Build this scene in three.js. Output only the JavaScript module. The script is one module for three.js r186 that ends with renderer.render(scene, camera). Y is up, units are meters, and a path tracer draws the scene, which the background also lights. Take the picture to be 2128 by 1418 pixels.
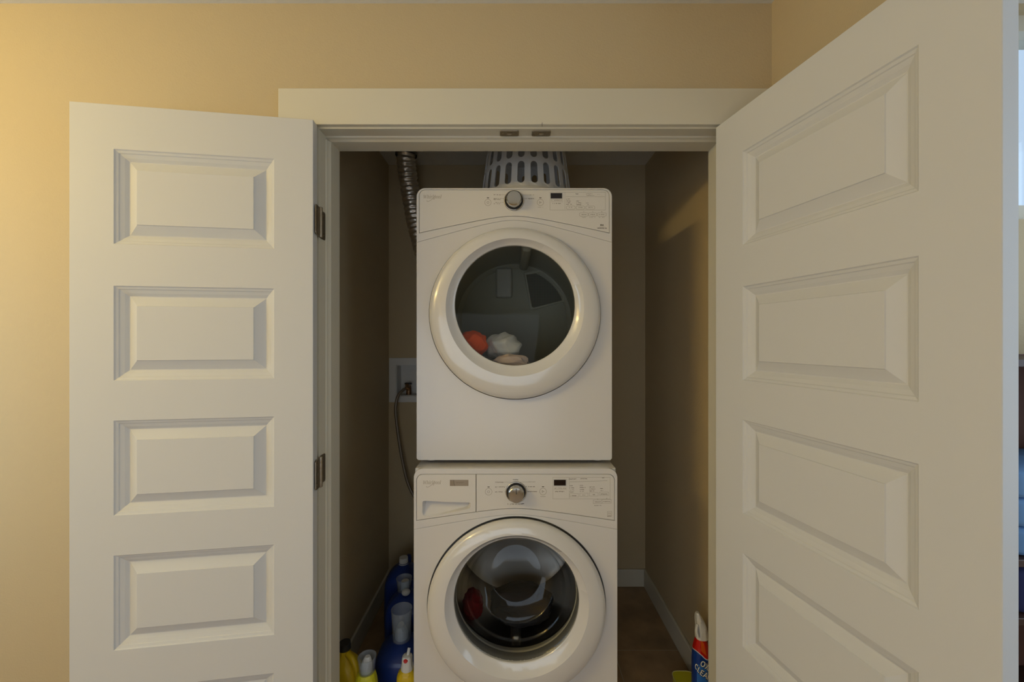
import * as THREE from 'three';
import { RoundedBoxGeometry } from 'three/addons/geometries/RoundedBoxGeometry.js';
import { mergeGeometries, mergeVertices, toCreasedNormals } from 'three/addons/utils/BufferGeometryUtils.js';
import { RectAreaLightUniformsLib } from 'three/addons/lights/RectAreaLightUniformsLib.js';

// ------------------------------------------------------------------ camera, sky, lights, exposure
const W = 2128, H = 1418, F = 830, EYE = 1.39;
const scene = new THREE.Scene();
const camera = new THREE.PerspectiveCamera(2 * Math.atan(H / 2 / F) * 180 / Math.PI, W / H, 0.02, 60);
camera.position.set(0, EYE, 0);
camera.lookAt(0, EYE, -1);
const renderer = new THREE.WebGLRenderer({ antialias: true });
renderer.toneMapping = THREE.LinearToneMapping;
renderer.toneMappingExposure = 1.07;
renderer.shadowMap.enabled = true;
renderer.shadowMap.type = THREE.PCFSoftShadowMap;
RectAreaLightUniformsLib.init();
scene.background = new THREE.Color().setRGB(0.56, 0.72, 0.92);
// daylight of the window in the wall behind the camera
const ROOM = { left: -2.2, right: 1.95, rear: 1.35, ceil: 2.43, wall: -1.23 };
const WIN = { x0: -2.0, x1: 0.5, y0: 0.25, y1: 1.65 };
const dayLight = new THREE.RectAreaLight(new THREE.Color().setRGB(0.80, 0.78, 0.75), 1.0, WIN.x1 - WIN.x0 - 0.1, WIN.y1 - WIN.y0 - 0.1);
dayLight.position.set((WIN.x0 + WIN.x1) / 2, (WIN.y0 + WIN.y1) / 2, ROOM.rear - 0.005);
dayLight.lookAt((WIN.x0 + WIN.x1) / 2, (WIN.y0 + WIN.y1) / 2, 0);
scene.add(dayLight);
// bluer daylight of the window in the far right wall
const WIN3 = { z0: -1.1, z1: 0.95, y0: 0.7, y1: 2.2 };
const sideLight = new THREE.RectAreaLight(new THREE.Color().setRGB(0.70, 0.85, 1.0), 1.35, WIN3.z1 - WIN3.z0 - 0.1, WIN3.y1 - WIN3.y0 - 0.1);
sideLight.position.set(ROOM.right - 0.005, (WIN3.y0 + WIN3.y1) / 2, (WIN3.z0 + WIN3.z1) / 2);
sideLight.lookAt(0, (WIN3.y0 + WIN3.y1) / 2, (WIN3.z0 + WIN3.z1) / 2);
scene.add(sideLight);
// window in the left wall, under the vanity light
const WIN4 = { z0: -1.1, z1: -0.3, y0: 0.7, y1: 1.95 };
const leftLight = new THREE.RectAreaLight(new THREE.Color().setRGB(0.55, 0.8, 1.0), 1.5, WIN4.z1 - WIN4.z0 - 0.1, WIN4.y1 - WIN4.y0 - 0.1);
leftLight.position.set(ROOM.left + 0.005, (WIN4.y0 + WIN4.y1) / 2, (WIN4.z0 + WIN4.z1) / 2);
leftLight.lookAt(0, (WIN4.y0 + WIN4.y1) / 2, (WIN4.z0 + WIN4.z1) / 2);
scene.add(leftLight);
const LAMP = new THREE.Color().setRGB(1.0, 0.785, 0.315), LAMP_CD = 0.675;   // four warm bulbs of the vanity bar

// ------------------------------------------------------------------ helpers
function rng(seed) { return () => { seed |= 0; seed = seed + 0x6D2B79F5 | 0; let t = Math.imul(seed ^ seed >>> 15, 1 | seed); t = t + Math.imul(t ^ t >>> 7, 61 | t) ^ t; return ((t ^ t >>> 14) >>> 0) / 4294967296; }; }
const V = (x, y, z) => new THREE.Vector3(x, y, z);
const P = (px, py, Z) => V((px - W / 2) / F * Z, EYE - (py - H / 2) / F * Z, -Z);   // a pixel at a depth given by what it touches
const used = {};
function numbered(n) { const k = used[n] = (used[n] ?? -1) + 1; return k ? n + '_' + String(k).padStart(3, '0') : n; }
function mesh(name, geo, mat, parent) {
  const m = new THREE.Mesh(geo, mat); m.name = parent ? name : numbered(name);
  m.castShadow = m.receiveShadow = true; (parent ?? scene).add(m); return m;
}
function thing(name, label, category, pos = [0, 0, 0], group) {
  const g = new THREE.Group(); g.name = numbered(name); g.position.set(...pos);
  g.userData = { label, category }; if (group) g.userData.group = group; scene.add(g); return g;
}
function tag(o, label, category, group) { o.userData = { label, category }; if (group) o.userData.group = group; return o; }
function struct(name, geo, mat, label) { const m = geo ? mesh(name, geo, mat) : new THREE.Group(); if (!geo) { m.name = numbered(name); scene.add(m); } m.userData = { kind: 'structure' }; if (label) m.userData.label = label; return m; }
function boxUV(g, s = 1) {                     // uv in metres from position and normal
  g = g.index ? g.toNonIndexed() : g; g.computeVertexNormals();
  const p = g.attributes.position, n = g.attributes.normal, uv = new Float32Array(p.count * 2);
  for (let i = 0; i < p.count; i++) {
    const a = Math.abs(n.getX(i)), b = Math.abs(n.getY(i)), c = Math.abs(n.getZ(i));
    const [u, v] = c >= a && c >= b ? [p.getX(i), p.getY(i)] : a >= b ? [p.getZ(i), p.getY(i)] : [p.getX(i), p.getZ(i)];
    uv[2 * i] = u * s; uv[2 * i + 1] = v * s;
  }
  g.setAttribute('uv', new THREE.BufferAttribute(uv, 2)); return g;
}
function bx(x0, x1, y0, y1, z0, z1) { const g = new THREE.BoxGeometry(x1 - x0, y1 - y0, z1 - z0); g.translate((x0 + x1) / 2, (y0 + y1) / 2, (z0 + z1) / 2); return g; }
function rbx(x0, x1, y0, y1, z0, z1, r = 0.004, seg = 3) { const g = new RoundedBoxGeometry(x1 - x0, y1 - y0, z1 - z0, seg, r); g.translate((x0 + x1) / 2, (y0 + y1) / 2, (z0 + z1) / 2); return g; }
function clean(g) { g = g.index ? g.toNonIndexed() : g; for (const k of Object.keys(g.attributes)) if (!['position', 'normal', 'uv'].includes(k)) g.deleteAttribute(k); return g; }
const merge = list => mergeGeometries(list.map(clean));
function extr(shape, depth, z0, bevel = 0.0015, seg = 2, curve = 48) {    // from z0 to z0 + depth, bevel inside the outline
  const g = new THREE.ExtrudeGeometry(shape, { depth: depth - 2 * bevel, bevelEnabled: bevel > 0, bevelThickness: bevel, bevelSize: bevel, bevelOffset: -bevel, bevelSegments: seg, curveSegments: curve });
  g.translate(0, 0, z0 + bevel); return g;
}
function poly(pts) { const s = new THREE.Shape(); pts.forEach((p, i) => i ? s.lineTo(p[0], p[1]) : s.moveTo(p[0], p[1])); s.closePath(); return s; }
// rings: list of [radius, dy, z] joined into an eccentric turned surface, axis z
function rings(list, seg = 96, smooth = true) {
  const pos = [], uv = [], idx = [];
  list.forEach(([r, dy, z], k) => { for (let i = 0; i <= seg; i++) { const a = i / seg * Math.PI * 2; pos.push(r * Math.cos(a), dy + r * Math.sin(a), z); uv.push(i / seg, k / (list.length - 1)); } });
  for (let k = 0; k + 1 < list.length; k++) for (let i = 0; i < seg; i++) { const a = k * (seg + 1) + i, b = a + seg + 1; idx.push(a, a + 1, b, a + 1, b + 1, b); }
  const g = new THREE.BufferGeometry(); g.setAttribute('position', new THREE.Float32BufferAttribute(pos, 3)); g.setAttribute('uv', new THREE.Float32BufferAttribute(uv, 2)); g.setIndex(idx);
  g.computeVertexNormals(); return smooth ? g : toCreasedNormals(g, 0.5);
}
// loft of superellipse sections along y: [y, rx, rz, cx, cz, n]
function loft(secs, seg = 40, crease = 0.7) {
  const pos = [], uv = [], idx = [], y0 = secs[0][0], y1 = secs[secs.length - 1][0];
  const all = [[secs[0][0], 1e-4, 1e-4, secs[0][3], secs[0][4], 2], ...secs, [y1, 1e-4, 1e-4, secs.at(-1)[3], secs.at(-1)[4], 2]];
  for (const [y, rx, rz, cx = 0, cz = 0, n = 2] of all) for (let i = 0; i <= seg; i++) {
    const a = i / seg * Math.PI * 2, c = Math.cos(a), s = Math.sin(a), e = 2 / n;
    pos.push(cx + rx * Math.sign(c) * Math.abs(c) ** e, y, cz + rz * Math.sign(s) * Math.abs(s) ** e); uv.push(i / seg, (y - y0) / (y1 - y0));
  }
  for (let k = 0; k + 1 < all.length; k++) for (let i = 0; i < seg; i++) { const a = k * (seg + 1) + i, b = a + seg + 1; idx.push(a, b, a + 1, a + 1, b, b + 1); }
  const g = new THREE.BufferGeometry(); g.setAttribute('position', new THREE.Float32BufferAttribute(pos, 3)); g.setAttribute('uv', new THREE.Float32BufferAttribute(uv, 2)); g.setIndex(idx);
  return toCreasedNormals(g, crease);
}
function smoothLoft(keys, steps = 6, seg = 40, crease = 0.8) {      // Catmull-Rom between key sections
  const out = [], n = keys.length, K = keys.map(k => [k[0], k[1], k[2], k[3] ?? 0, k[4] ?? 0, k[5] ?? 2]);
  for (let i = 0; i + 1 < n; i++) for (let s = 0; s < steps; s++) {
    const t = s / steps, a = K[Math.max(0, i - 1)], b = K[i], c = K[i + 1], d = K[Math.min(n - 1, i + 2)];
    out.push(b.map((_, j) => 0.5 * (2 * b[j] + (c[j] - a[j]) * t + (2 * a[j] - 5 * b[j] + 4 * c[j] - d[j]) * t * t + (3 * b[j] - a[j] - 3 * c[j] + d[j]) * t * t * t)));
  }
  out.push(K[n - 1]); return loft(out, seg, crease);
}
function tube(pts, r, seg = 60, rad = 12) { return new THREE.TubeGeometry(new THREE.CatmullRomCurve3(pts), seg, r, rad); }
function noiseTex(size, cells, oct, fn, seed = 1, srgb = true) {     // tiling value noise -> fn(v, u, w) => [r, g, b] 0..255
  const tabs = []; for (let o = 0; o < oct; o++) { const r = rng(seed * 77 + o), n = cells << o; tabs.push([n, Float32Array.from({ length: n * n }, r)]); }
  const d = new Uint8Array(size * size * 4);
  for (let y = 0; y < size; y++) for (let x = 0; x < size; x++) {
    let v = 0, amp = 0.5, tot = 0;
    for (const [n, t] of tabs) {
      const fx = x / size * n, fy = y / size * n, ix = Math.floor(fx), iy = Math.floor(fy), u = fx - ix, w = fy - iy, a = u * u * (3 - 2 * u), b = w * w * (3 - 2 * w), X = (ix + 1) % n, Y = (iy + 1) % n;
      v += amp * ((t[iy * n + ix] * (1 - a) + t[iy * n + X] * a) * (1 - b) + (t[Y * n + ix] * (1 - a) + t[Y * n + X] * a) * b); tot += amp; amp *= 0.55;
    }
    const c = fn(v / tot, x / size, y / size); d.set([c[0], c[1], c[2], 255], (y * size + x) * 4);
  }
  const t = new THREE.DataTexture(d, size, size); t.wrapS = t.wrapT = THREE.RepeatWrapping; t.magFilter = THREE.LinearFilter; t.minFilter = THREE.LinearMipmapLinearFilter; t.generateMipmaps = true;
  if (srgb) t.colorSpace = THREE.SRGBColorSpace; t.needsUpdate = true; return t;
}
const lin = (r, g, b) => new THREE.Color().setRGB(r, g, b);
const std = (c, roughness, extra = {}) => new THREE.MeshStandardMaterial({ color: c, roughness, ...extra });
const phys = (c, roughness, extra = {}) => new THREE.MeshPhysicalMaterial({ color: c, roughness, ...extra });

// ------------------------------------------------------------------ materials
const grey = v => [v * 255, v * 255, v * 255];
const orange = noiseTex(512, 64, 3, v => grey(v), 3, false);
const M = {
  wall: std(lin(0.525, 0.425, 0.265), 0.8, { bumpMap: orange, bumpScale: 0.0005 }),
  ceil: std(lin(0.72, 0.70, 0.64), 0.9, { bumpMap: orange, bumpScale: 0.001 }),
  trim: std(lin(0.63, 0.595, 0.49), 0.55),
  door: phys(lin(0.61, 0.61, 0.60), 0.6, { specularIntensity: 0.6 }),
  appliance: phys(lin(0.66, 0.645, 0.635), 0.32, { clearcoat: 0.5, clearcoatRoughness: 0.15 }),
  gloss: phys(lin(0.66, 0.65, 0.635), 0.25, { clearcoat: 1, clearcoatRoughness: 0.08 }),
  nickel: std(lin(0.36, 0.31, 0.24), 0.38, { metalness: 1 }),
  chrome: std(lin(0.52, 0.50, 0.46), 0.14, { metalness: 1 }),
  foil: std(lin(0.80, 0.77, 0.72), 0.4, { metalness: 1 }),
  drum: std(lin(0.36, 0.36, 0.31), 0.5),
  drumDark: std(lin(0.17, 0.17, 0.15), 0.6),
  steel: std(lin(0.55, 0.54, 0.52), 0.35, { metalness: 1 }),
  rubber: std(lin(0.16, 0.16, 0.16), 0.6),
  gasket: std(lin(0.48, 0.48, 0.46), 0.45),
  dark: std(lin(0.02, 0.02, 0.02), 0.5),
  display: phys(lin(0.012, 0.006, 0.006), 0.08),
  dryGlass: phys(lin(0.80, 0.81, 0.77), 0.03, { transmission: 1, thickness: 0, ior: 1.18 }),
  washGlass: phys(lin(0.88, 0.88, 0.86), 0.03, { transmission: 1, thickness: 0, ior: 1.4 }),
  pane: phys(lin(0.95, 0.97, 0.98), 0.02, { transmission: 1, thickness: 0 }),
  whitePlastic: std(lin(0.70, 0.70, 0.68), 0.45),
  basket: phys(lin(0.76, 0.75, 0.73), 0.4, { side: THREE.DoubleSide }),
  bluePlastic: phys(lin(0.012, 0.04, 0.22), 0.3),
  yellow: phys(lin(0.72, 0.5, 0.01), 0.35),
  yellow2: phys(lin(0.66, 0.62, 0.02), 0.4),
  clear: phys(lin(0.86, 0.9, 0.94), 0.18, { transmission: 0.85, thickness: 0, side: THREE.DoubleSide }),
  red: std(lin(0.6, 0.015, 0.015), 0.4),
  brass: std(lin(0.30, 0.17, 0.08), 0.45, { metalness: 0.8 }),
  hose: std(lin(0.26, 0.22, 0.17), 0.4, { metalness: 0.5 }),
  wood: std(lin(0.05, 0.022, 0.014), 0.5),
  bulb: std(lin(0.9, 0.85, 0.7), 0.5, { emissive: LAMP, emissiveIntensity: 4 }),
};
const tileMaps = [11, 12, 13].map(s => noiseTex(256, 5, 6, v => { const k = 0.78 + 0.4 * v; return [158 * k, 131 * k, 98 * k]; }, s));
const tileMats = tileMaps.map(t => std(lin(1, 1, 1), 0.5, { map: t }));
const groutMat = std(lin(0.42, 0.35, 0.26), 0.9);

// ------------------------------------------------------------------ the room
const Zw = 1.23, Zb = 1.35, CL = { x0: -0.70, x1: 0.757, back: 2.268, ceil: 2.39 };
const OP = { x0: -0.594, x1: 0.675, y: 2.043 };       // faces of the jamb
const JT = 0.018;
{
  const s = poly([[ROOM.left - 0.1, 0], [OP.x0 - JT, 0], [OP.x0 - JT, OP.y + JT], [OP.x1 + JT, OP.y + JT], [OP.x1 + JT, 0], [ROOM.right + 0.1, 0], [ROOM.right + 0.1, ROOM.ceil], [ROOM.left - 0.1, ROOM.ceil]]);
  const hole = (x0, x1, y0, y1) => { const p = new THREE.Path(); p.moveTo(x0, y0); p.lineTo(x0, y1); p.lineTo(x1, y1); p.lineTo(x1, y0); p.closePath(); s.holes.push(p); };
  hole(1.15, 1.78, 1.765, 2.41);
  struct('wall_back', boxUV(extr(s, Zb - Zw, -Zb, 0), 4), M.wall, 'taupe painted wall around the closet opening');
  const r = poly([[ROOM.left - 0.1, 0], [ROOM.right + 0.1, 0], [ROOM.right + 0.1, ROOM.ceil], [ROOM.left - 0.1, ROOM.ceil]]);
  const p = new THREE.Path(); p.moveTo(WIN.x0, WIN.y0); p.lineTo(WIN.x0, WIN.y1); p.lineTo(WIN.x1, WIN.y1); p.lineTo(WIN.x1, WIN.y0); p.closePath(); r.holes.push(p);
  struct('wall_rear', boxUV(extr(r, 0.12, ROOM.rear, 0), 4), M.wall, 'taupe painted wall with the daylight window');
  const wl = poly([[-ROOM.rear, 0], [Zw, 0], [Zw, ROOM.ceil], [-ROOM.rear, ROOM.ceil]]), wh = new THREE.Path(); wh.moveTo(-WIN4.z1, WIN4.y0); wh.lineTo(-WIN4.z1, WIN4.y1); wh.lineTo(-WIN4.z0, WIN4.y1); wh.lineTo(-WIN4.z0, WIN4.y0); wh.closePath(); wl.holes.push(wh);
  struct('wall_left', boxUV(extr(wl, 0.1, 0, 0).rotateY(Math.PI / 2).translate(ROOM.left - 0.1, 0, 0), 4), M.wall, 'taupe painted wall carrying the vanity light');
  const fr = poly([[-ROOM.rear, 0], [Zw, 0], [Zw, ROOM.ceil], [-ROOM.rear, ROOM.ceil]]), fh = new THREE.Path(); fh.moveTo(-WIN3.z1, WIN3.y0); fh.lineTo(-WIN3.z1, WIN3.y1); fh.lineTo(-WIN3.z0, WIN3.y1); fh.lineTo(-WIN3.z0, WIN3.y0); fh.closePath(); fr.holes.push(fh);
  struct('wall_far_right', boxUV(extr(fr, 0.1, 0, 0).rotateY(Math.PI / 2).translate(ROOM.right, 0, 0), 4), M.wall, 'taupe painted wall of the towel nook');
  struct('wall_right', boxUV(bx(0.80, 0.92, 0, ROOM.ceil, -Zw, -0.76), 4), M.wall, 'short taupe wall behind the right closet door');
  struct('ceiling', boxUV(bx(ROOM.left - 0.1, ROOM.right + 0.1, ROOM.ceil, ROOM.ceil + 0.1, -Zb, ROOM.rear + 0.12), 3), M.ceil, 'white ceiling of the room');
  // closet shell
  const bk = poly([[CL.x0 - 0.1, 0], [CL.x1 + 0.1, 0], [CL.x1 + 0.1, 2.5], [CL.x0 - 0.1, 2.5]]);
  const q = new THREE.Path(); q.moveTo(-0.656, 1.078); q.lineTo(-0.656, 1.253); q.lineTo(-0.47, 1.253); q.lineTo(-0.47, 1.078); q.closePath(); bk.holes.push(q);
  struct('wall_closet_back', boxUV(extr(bk, 0.1, -CL.back - 0.1, 0), 4), M.wall, 'taupe back wall of the laundry closet');
  struct('wall_closet_left', boxUV(bx(CL.x0 - 0.1, CL.x0, 0, 2.5, -CL.back, -Zb), 4), M.wall, 'taupe left wall of the laundry closet');
  struct('wall_closet_right', boxUV(bx(CL.x1, CL.x1 + 0.1, 0, 2.5, -CL.back, -Zb), 4), M.wall, 'taupe right wall of the laundry closet');
  struct('ceiling_closet', boxUV(bx(CL.x0, CL.x1, CL.ceil, CL.ceil + 0.1, -CL.back, -Zb), 3), M.ceil, 'white ceiling of the laundry closet');
}
{ // floor: grout bed with tiles of 60 x 30 cm as its parts
  const fl = struct('floor', bx(ROOM.left - 0.1, ROOM.right + 0.1, -0.06, -0.0006, -CL.back - 0.1, ROOM.rear + 0.12), groutMat, 'brown stone-look tile floor with pale joints');
  const jz = 1.794, jx = 0.457, tw = 0.3, td = 0.6, g = 0.0035, rnd = rng(5), cache = {};
  function tiles(x0, x1, z0, z1) {
    for (let i = Math.floor((x0 - jx) / tw); jx + i * tw < x1; i++) for (let k = Math.floor((z0 + jz) / td); -jz + k * td < z1; k++) {
      const a = Math.max(x0, jx + i * tw + g / 2), b = Math.min(x1, jx + (i + 1) * tw - g / 2), c = Math.max(z0, -jz + k * td + g / 2), d = Math.min(z1, -jz + (k + 1) * td - g / 2);
      if (b - a < 0.01 || d - c < 0.01) continue;
      const key = [(b - a).toFixed(3), (d - c).toFixed(3)].join();
      const geo = cache[key] ??= boxUV(bx(-(b - a) / 2, (b - a) / 2, -0.01, 0, -(d - c) / 2, (d - c) / 2), 2.2);
      const m = mesh('tile', geo, tileMats[Math.floor(rnd() * 3)], fl); m.position.set((a + b) / 2, 0, (c + d) / 2);
    }
  }
  tiles(CL.x0, CL.x1, -CL.back, -Zb); tiles(OP.x0, OP.x1, -Zb, -Zw); tiles(ROOM.left, ROOM.right, -Zw, ROOM.rear);
}
{ // baseboards
  const bb = (n, x0, x1, z0, z1, label) => struct(n, rbx(x0, x1, 0, 0.098, z0, z1, 0.003), M.trim, label);
  bb('baseboard_closet_back', CL.x0, CL.x1, -CL.back, -CL.back + 0.012, 'white baseboard along the closet back wall');
  bb('baseboard_closet_left', CL.x0, CL.x0 + 0.012, -CL.back + 0.012, -Zb, 'white baseboard along the closet left wall');
  bb('baseboard_closet_right', CL.x1 - 0.012, CL.x1, -CL.back + 0.012, -Zb, 'white baseboard along the closet right wall');
  bb('baseboard_left', ROOM.left, ROOM.left + 0.012, -Zw, ROOM.rear, 'white baseboard of the room');
}
{ // casing, jambs and stops of the closet opening
  struct('trim_1', rbx(-0.71, 0.80, 2.048, 2.158, -Zw, -1.212, 0.002), M.trim, 'wide flat white header casing over the closet');
  struct('trim_2', rbx(OP.x0 - 0.095, OP.x0 - 0.005, 0, 2.048, -Zw, -1.212, 0.002), M.trim, 'white side casing behind the left closet door');
  struct('trim_3', rbx(OP.x1 + 0.005, OP.x1 + 0.095, 0, 2.048, -Zw, -1.212, 0.002), M.trim, 'white side casing behind the right closet door');
  const st = 0.010;
  // stop profile: in (depth Z, proud of jamb) with a small ogee on the leading edge
  const prof = [[1.272, 0], [1.274, 0.0035], [1.280, 0.0045], [1.286, 0.0075], [1.290, st], [1.353, st], [1.353, 0]];
  const head = struct('trim_4', bx(OP.x0 - JT, OP.x1 + JT, OP.y, OP.y + JT, -Zb - 0.003, -Zw + 0.002), M.trim, 'white head jamb of the closet opening');
  const sh = poly(prof.map(([z, p]) => [z, p]));
  const run = L => extr(sh, L, 0, 0);
  let g = run(OP.x1 - OP.x0); g.applyMatrix4(new THREE.Matrix4().makeBasis(V(0, 0, -1), V(0, -1, 0), V(-1, 0, 0))); g.translate(OP.x1, OP.y, 0); mesh('door_stop', toCreasedNormals(g, 0.3), M.trim, head);
  const jl = struct('trim_5', bx(OP.x0 - JT, OP.x0, 0, OP.y, -Zb - 0.003, -Zw + 0.002), M.trim, 'white left jamb of the closet opening');
  g = run(OP.y - st); g.applyMatrix4(new THREE.Matrix4().makeBasis(V(0, 0, -1), V(1, 0, 0), V(0, -1, 0))); g.translate(OP.x0, OP.y - st, 0); mesh('door_stop', toCreasedNormals(g, 0.3), M.trim, jl);
  const jr = struct('trim_6', bx(OP.x1, OP.x1 + JT, 0, OP.y, -Zb - 0.003, -Zw + 0.002), M.trim, 'white right jamb of the closet opening');
  g = run(OP.y - st); g.applyMatrix4(new THREE.Matrix4().makeBasis(V(0, 0, -1), V(-1, 0, 0), V(0, 1, 0))); g.translate(OP.x1, 0, 0); mesh('door_stop', toCreasedNormals(g, 0.3), M.trim, jr);
}
// ------------------------------------------------------------------ five-panel doors
const DW = 0.622, DH = 2.028, DT = 0.035;
const panelTop = [1.917, 1.541, 1.170, 0.799, 0.427].map(v => v - 0.012), PH = 0.259, ST = 0.1075;
const slabGeo = (() => {
  const s = poly([[0, 0], [DW, 0], [DW, DH], [0, DH]]);
  for (const t of panelTop) { const p = new THREE.Path(); p.moveTo(ST, t - PH); p.lineTo(ST, t); p.lineTo(DW - ST, t); p.lineTo(DW - ST, t - PH); p.closePath(); s.holes.push(p); }
  return extr(s, DT, -DT, 0.0012, 1);
})();
const panelGeo = (() => {        // moulded sink, bevel and raised field on both faces
  const prof = [[0, -0.0012], [0.0015, -0.003], [0.007, -0.0052], [0.009, -0.0075], [0.018, -0.0115], [0.026, -0.0170], [0.028, -0.0170], [0.053, -0.0035], [0.0545, -0.0012]];
  const w = DW - 2 * ST, h = PH, tri = [];
  const loop = ([d, z]) => [[d, d, z], [w - d, d, z], [w - d, h - d, z], [d, h - d, z]];
  const quad = (a, b, c, d) => tri.push(...a, ...b, ...c, ...a, ...c, ...d);
  for (let k = 0; k + 1 < prof.length; k++) { const A = loop(prof[k]), B = loop(prof[k + 1]); for (let i = 0; i < 4; i++) { const j = (i + 1) % 4; quad(A[i], A[j], B[j], B[i]); } }
  quad(...loop(prof.at(-1)));
  const n = tri.length; for (let i = 0; i < n; i += 9) for (const k of [0, 2, 1]) tri.push(tri[i + k * 3], tri[i + k * 3 + 1], -DT - tri[i + k * 3 + 2]);
  const g = new THREE.BufferGeometry(); g.setAttribute('position', new THREE.Float32BufferAttribute(tri, 3)); g.setAttribute('uv', new THREE.Float32BufferAttribute(new Float32Array(tri.length / 3 * 2), 2)); g.computeVertexNormals(); return g;
})();
function makeDoor(n, x, z, turn, label) {
  const d = struct('door_' + n, null, null, label); d.position.set(x, 0.012, z); d.rotation.y = turn;
  mesh('slab', slabGeo, M.door, d);
  for (const t of panelTop) mesh('panel', panelGeo, M.door, d).position.set(ST, t - PH, 0);
  d.updateMatrixWorld(true); return d;
}
const doorL = makeDoor(1, -1.199, -1.081, Math.atan2(0.091, 0.616), 'white five-panel closet door folded back against the left wall');
const doorR = makeDoor(2, 0.6205, -1.216, -Math.atan2(0.98, 0.1996), 'white five-panel closet door swung out on the right');
{ // hinges: leaf on the door edge, knuckle, leaf on the jamb
  const knuckle = new THREE.LatheGeometry([[0, -0.047], [0.004, -0.0465], [0.006, -0.045], ...[-2, -1, 0, 1].flatMap(k => { const y = (k + 0.5) * 0.018; return [[0.006, y - 0.001], [0.0048, y], [0.006, y + 0.001]]; }), [0.006, 0.045], [0.004, 0.0465], [0, 0.047]].map(p => new THREE.Vector2(...p)), 16);
  const leaf = (() => { const s = new THREE.Shape(), w = 0.032, h = 0.044, r = 0.008; s.moveTo(0, -h); s.lineTo(w - r, -h); s.quadraticCurveTo(w, -h, w, -h + r); s.lineTo(w, h - r); s.quadraticCurveTo(w, h, w - r, h); s.lineTo(0, h); s.closePath(); return extr(s, 0.002, 0, 0.0003, 1, 6); })();
  const screw = new THREE.CylinderGeometry(0.0035, 0.0035, 0.001, 12).rotateX(Math.PI / 2);
  const hinge = (door, y, kx, kz, parts) => {
    const h = new THREE.Group(); h.name = 'hinge'; h.position.set(kx, y, kz); scene.add(h); h.updateMatrixWorld(true); door.attach(h); h.userData = { label: 'brushed nickel butt hinge' };
    mesh('knuckle', knuckle, M.nickel, h);
    for (const [dir, off] of parts) {       // dir: unit vector along the leaf in world, off: start of the leaf
      const up = V(0, 1, 0), n = V().crossVectors(dir, up), m = new THREE.Matrix4().makeBasis(dir, up, n).setPosition(off);
      const g = merge([leaf.clone(), ...[-0.03, 0, 0.03].flatMap(sy => [-1, 1].map(f => screw.clone().translate(sy ? 0.021 : 0.013, sy, f > 0 ? 0.0023 : -0.0003)))]);
      const inv = new THREE.Matrix4().copy(h.matrixWorld).invert(); void inv;
      const o = mesh('hinge_leaf', g, M.nickel, h); o.matrixAutoUpdate = true;
      const world = new THREE.Matrix4().multiplyMatrices(new THREE.Matrix4().makeTranslation(kx, y, kz), m);
      h.updateMatrixWorld(true); const loc = new THREE.Matrix4().copy(h.matrixWorld).invert().multiply(world); loc.decompose(o.position, o.quaternion, o.scale);
    }
  };
  const dl = V(-0.146, 0, -0.989).negate();      // along the left door's hinge edge, towards the room
  for (const y of [1.752, 0.991, 0.23]) {
    hinge(doorL, y, -0.5835, -1.2175, [[dl, V(0.0005, 0, 0.007)], [V(0, 0, -1), V(-0.0105, 0, -0.018)]]);
    hinge(doorR, y, 0.663, -1.219, [[V(-0.977, 0, 0.215), V(-0.008, 0, -0.0015)], [V(0, 0, -1), V(0.0085, 0, -0.016)]]);
  }
}
// ball catch plates under the head jamb
for (const [px, scratch] of [[1058.5, 0], [1124, 1]]) {
  const c = thing('ball_catch_plate', scratch ? 'dull metal catch plate under the head jamb with a thin dark wire end above it' : 'dull metal catch plate under the head jamb with no wire above it', 'catch plate', [(px - W / 2) / 657, OP.y, -1.252], 'catch plates of the closet doors');
  const s = new THREE.Shape(), w = 0.0295, d = 0.0165, r = 0.006; s.moveTo(-w + r, -d); s.lineTo(w - r, -d); s.quadraticCurveTo(w, -d, w, -d + r); s.lineTo(w, d - r); s.quadraticCurveTo(w, d, w - r, d); s.lineTo(-w + r, d); s.quadraticCurveTo(-w, d, -w, d - r); s.lineTo(-w, -d + r); s.quadraticCurveTo(-w, -d, -w + r, -d);
  const h = new THREE.Path(); h.absellipse(0, 0, 0.009, 0.007, 0, Math.PI * 2); s.holes.push(h);
  mesh('plate', extr(s, 0.003, 0, 0.0008, 2, 12).rotateX(Math.PI / 2), M.nickel, c);
  mesh('catch_cup', new THREE.SphereGeometry(0.009, 20, 8, 0, Math.PI * 2, 0, Math.PI / 2).scale(1, 0.3, 0.8).translate(0, -0.003, 0), M.nickel, c);
  for (const sx of [-1, 1]) mesh('screw', new THREE.CylinderGeometry(0.003, 0.003, 0.0012, 12).translate(sx * 0.019, -0.0034, 0), M.nickel, c);
  if (scratch) mesh('lip_wire', new THREE.CylinderGeometry(0.0006, 0.0006, 0.012, 6).translate(0, 0.004, 0.041), M.dark, c);
}
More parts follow.
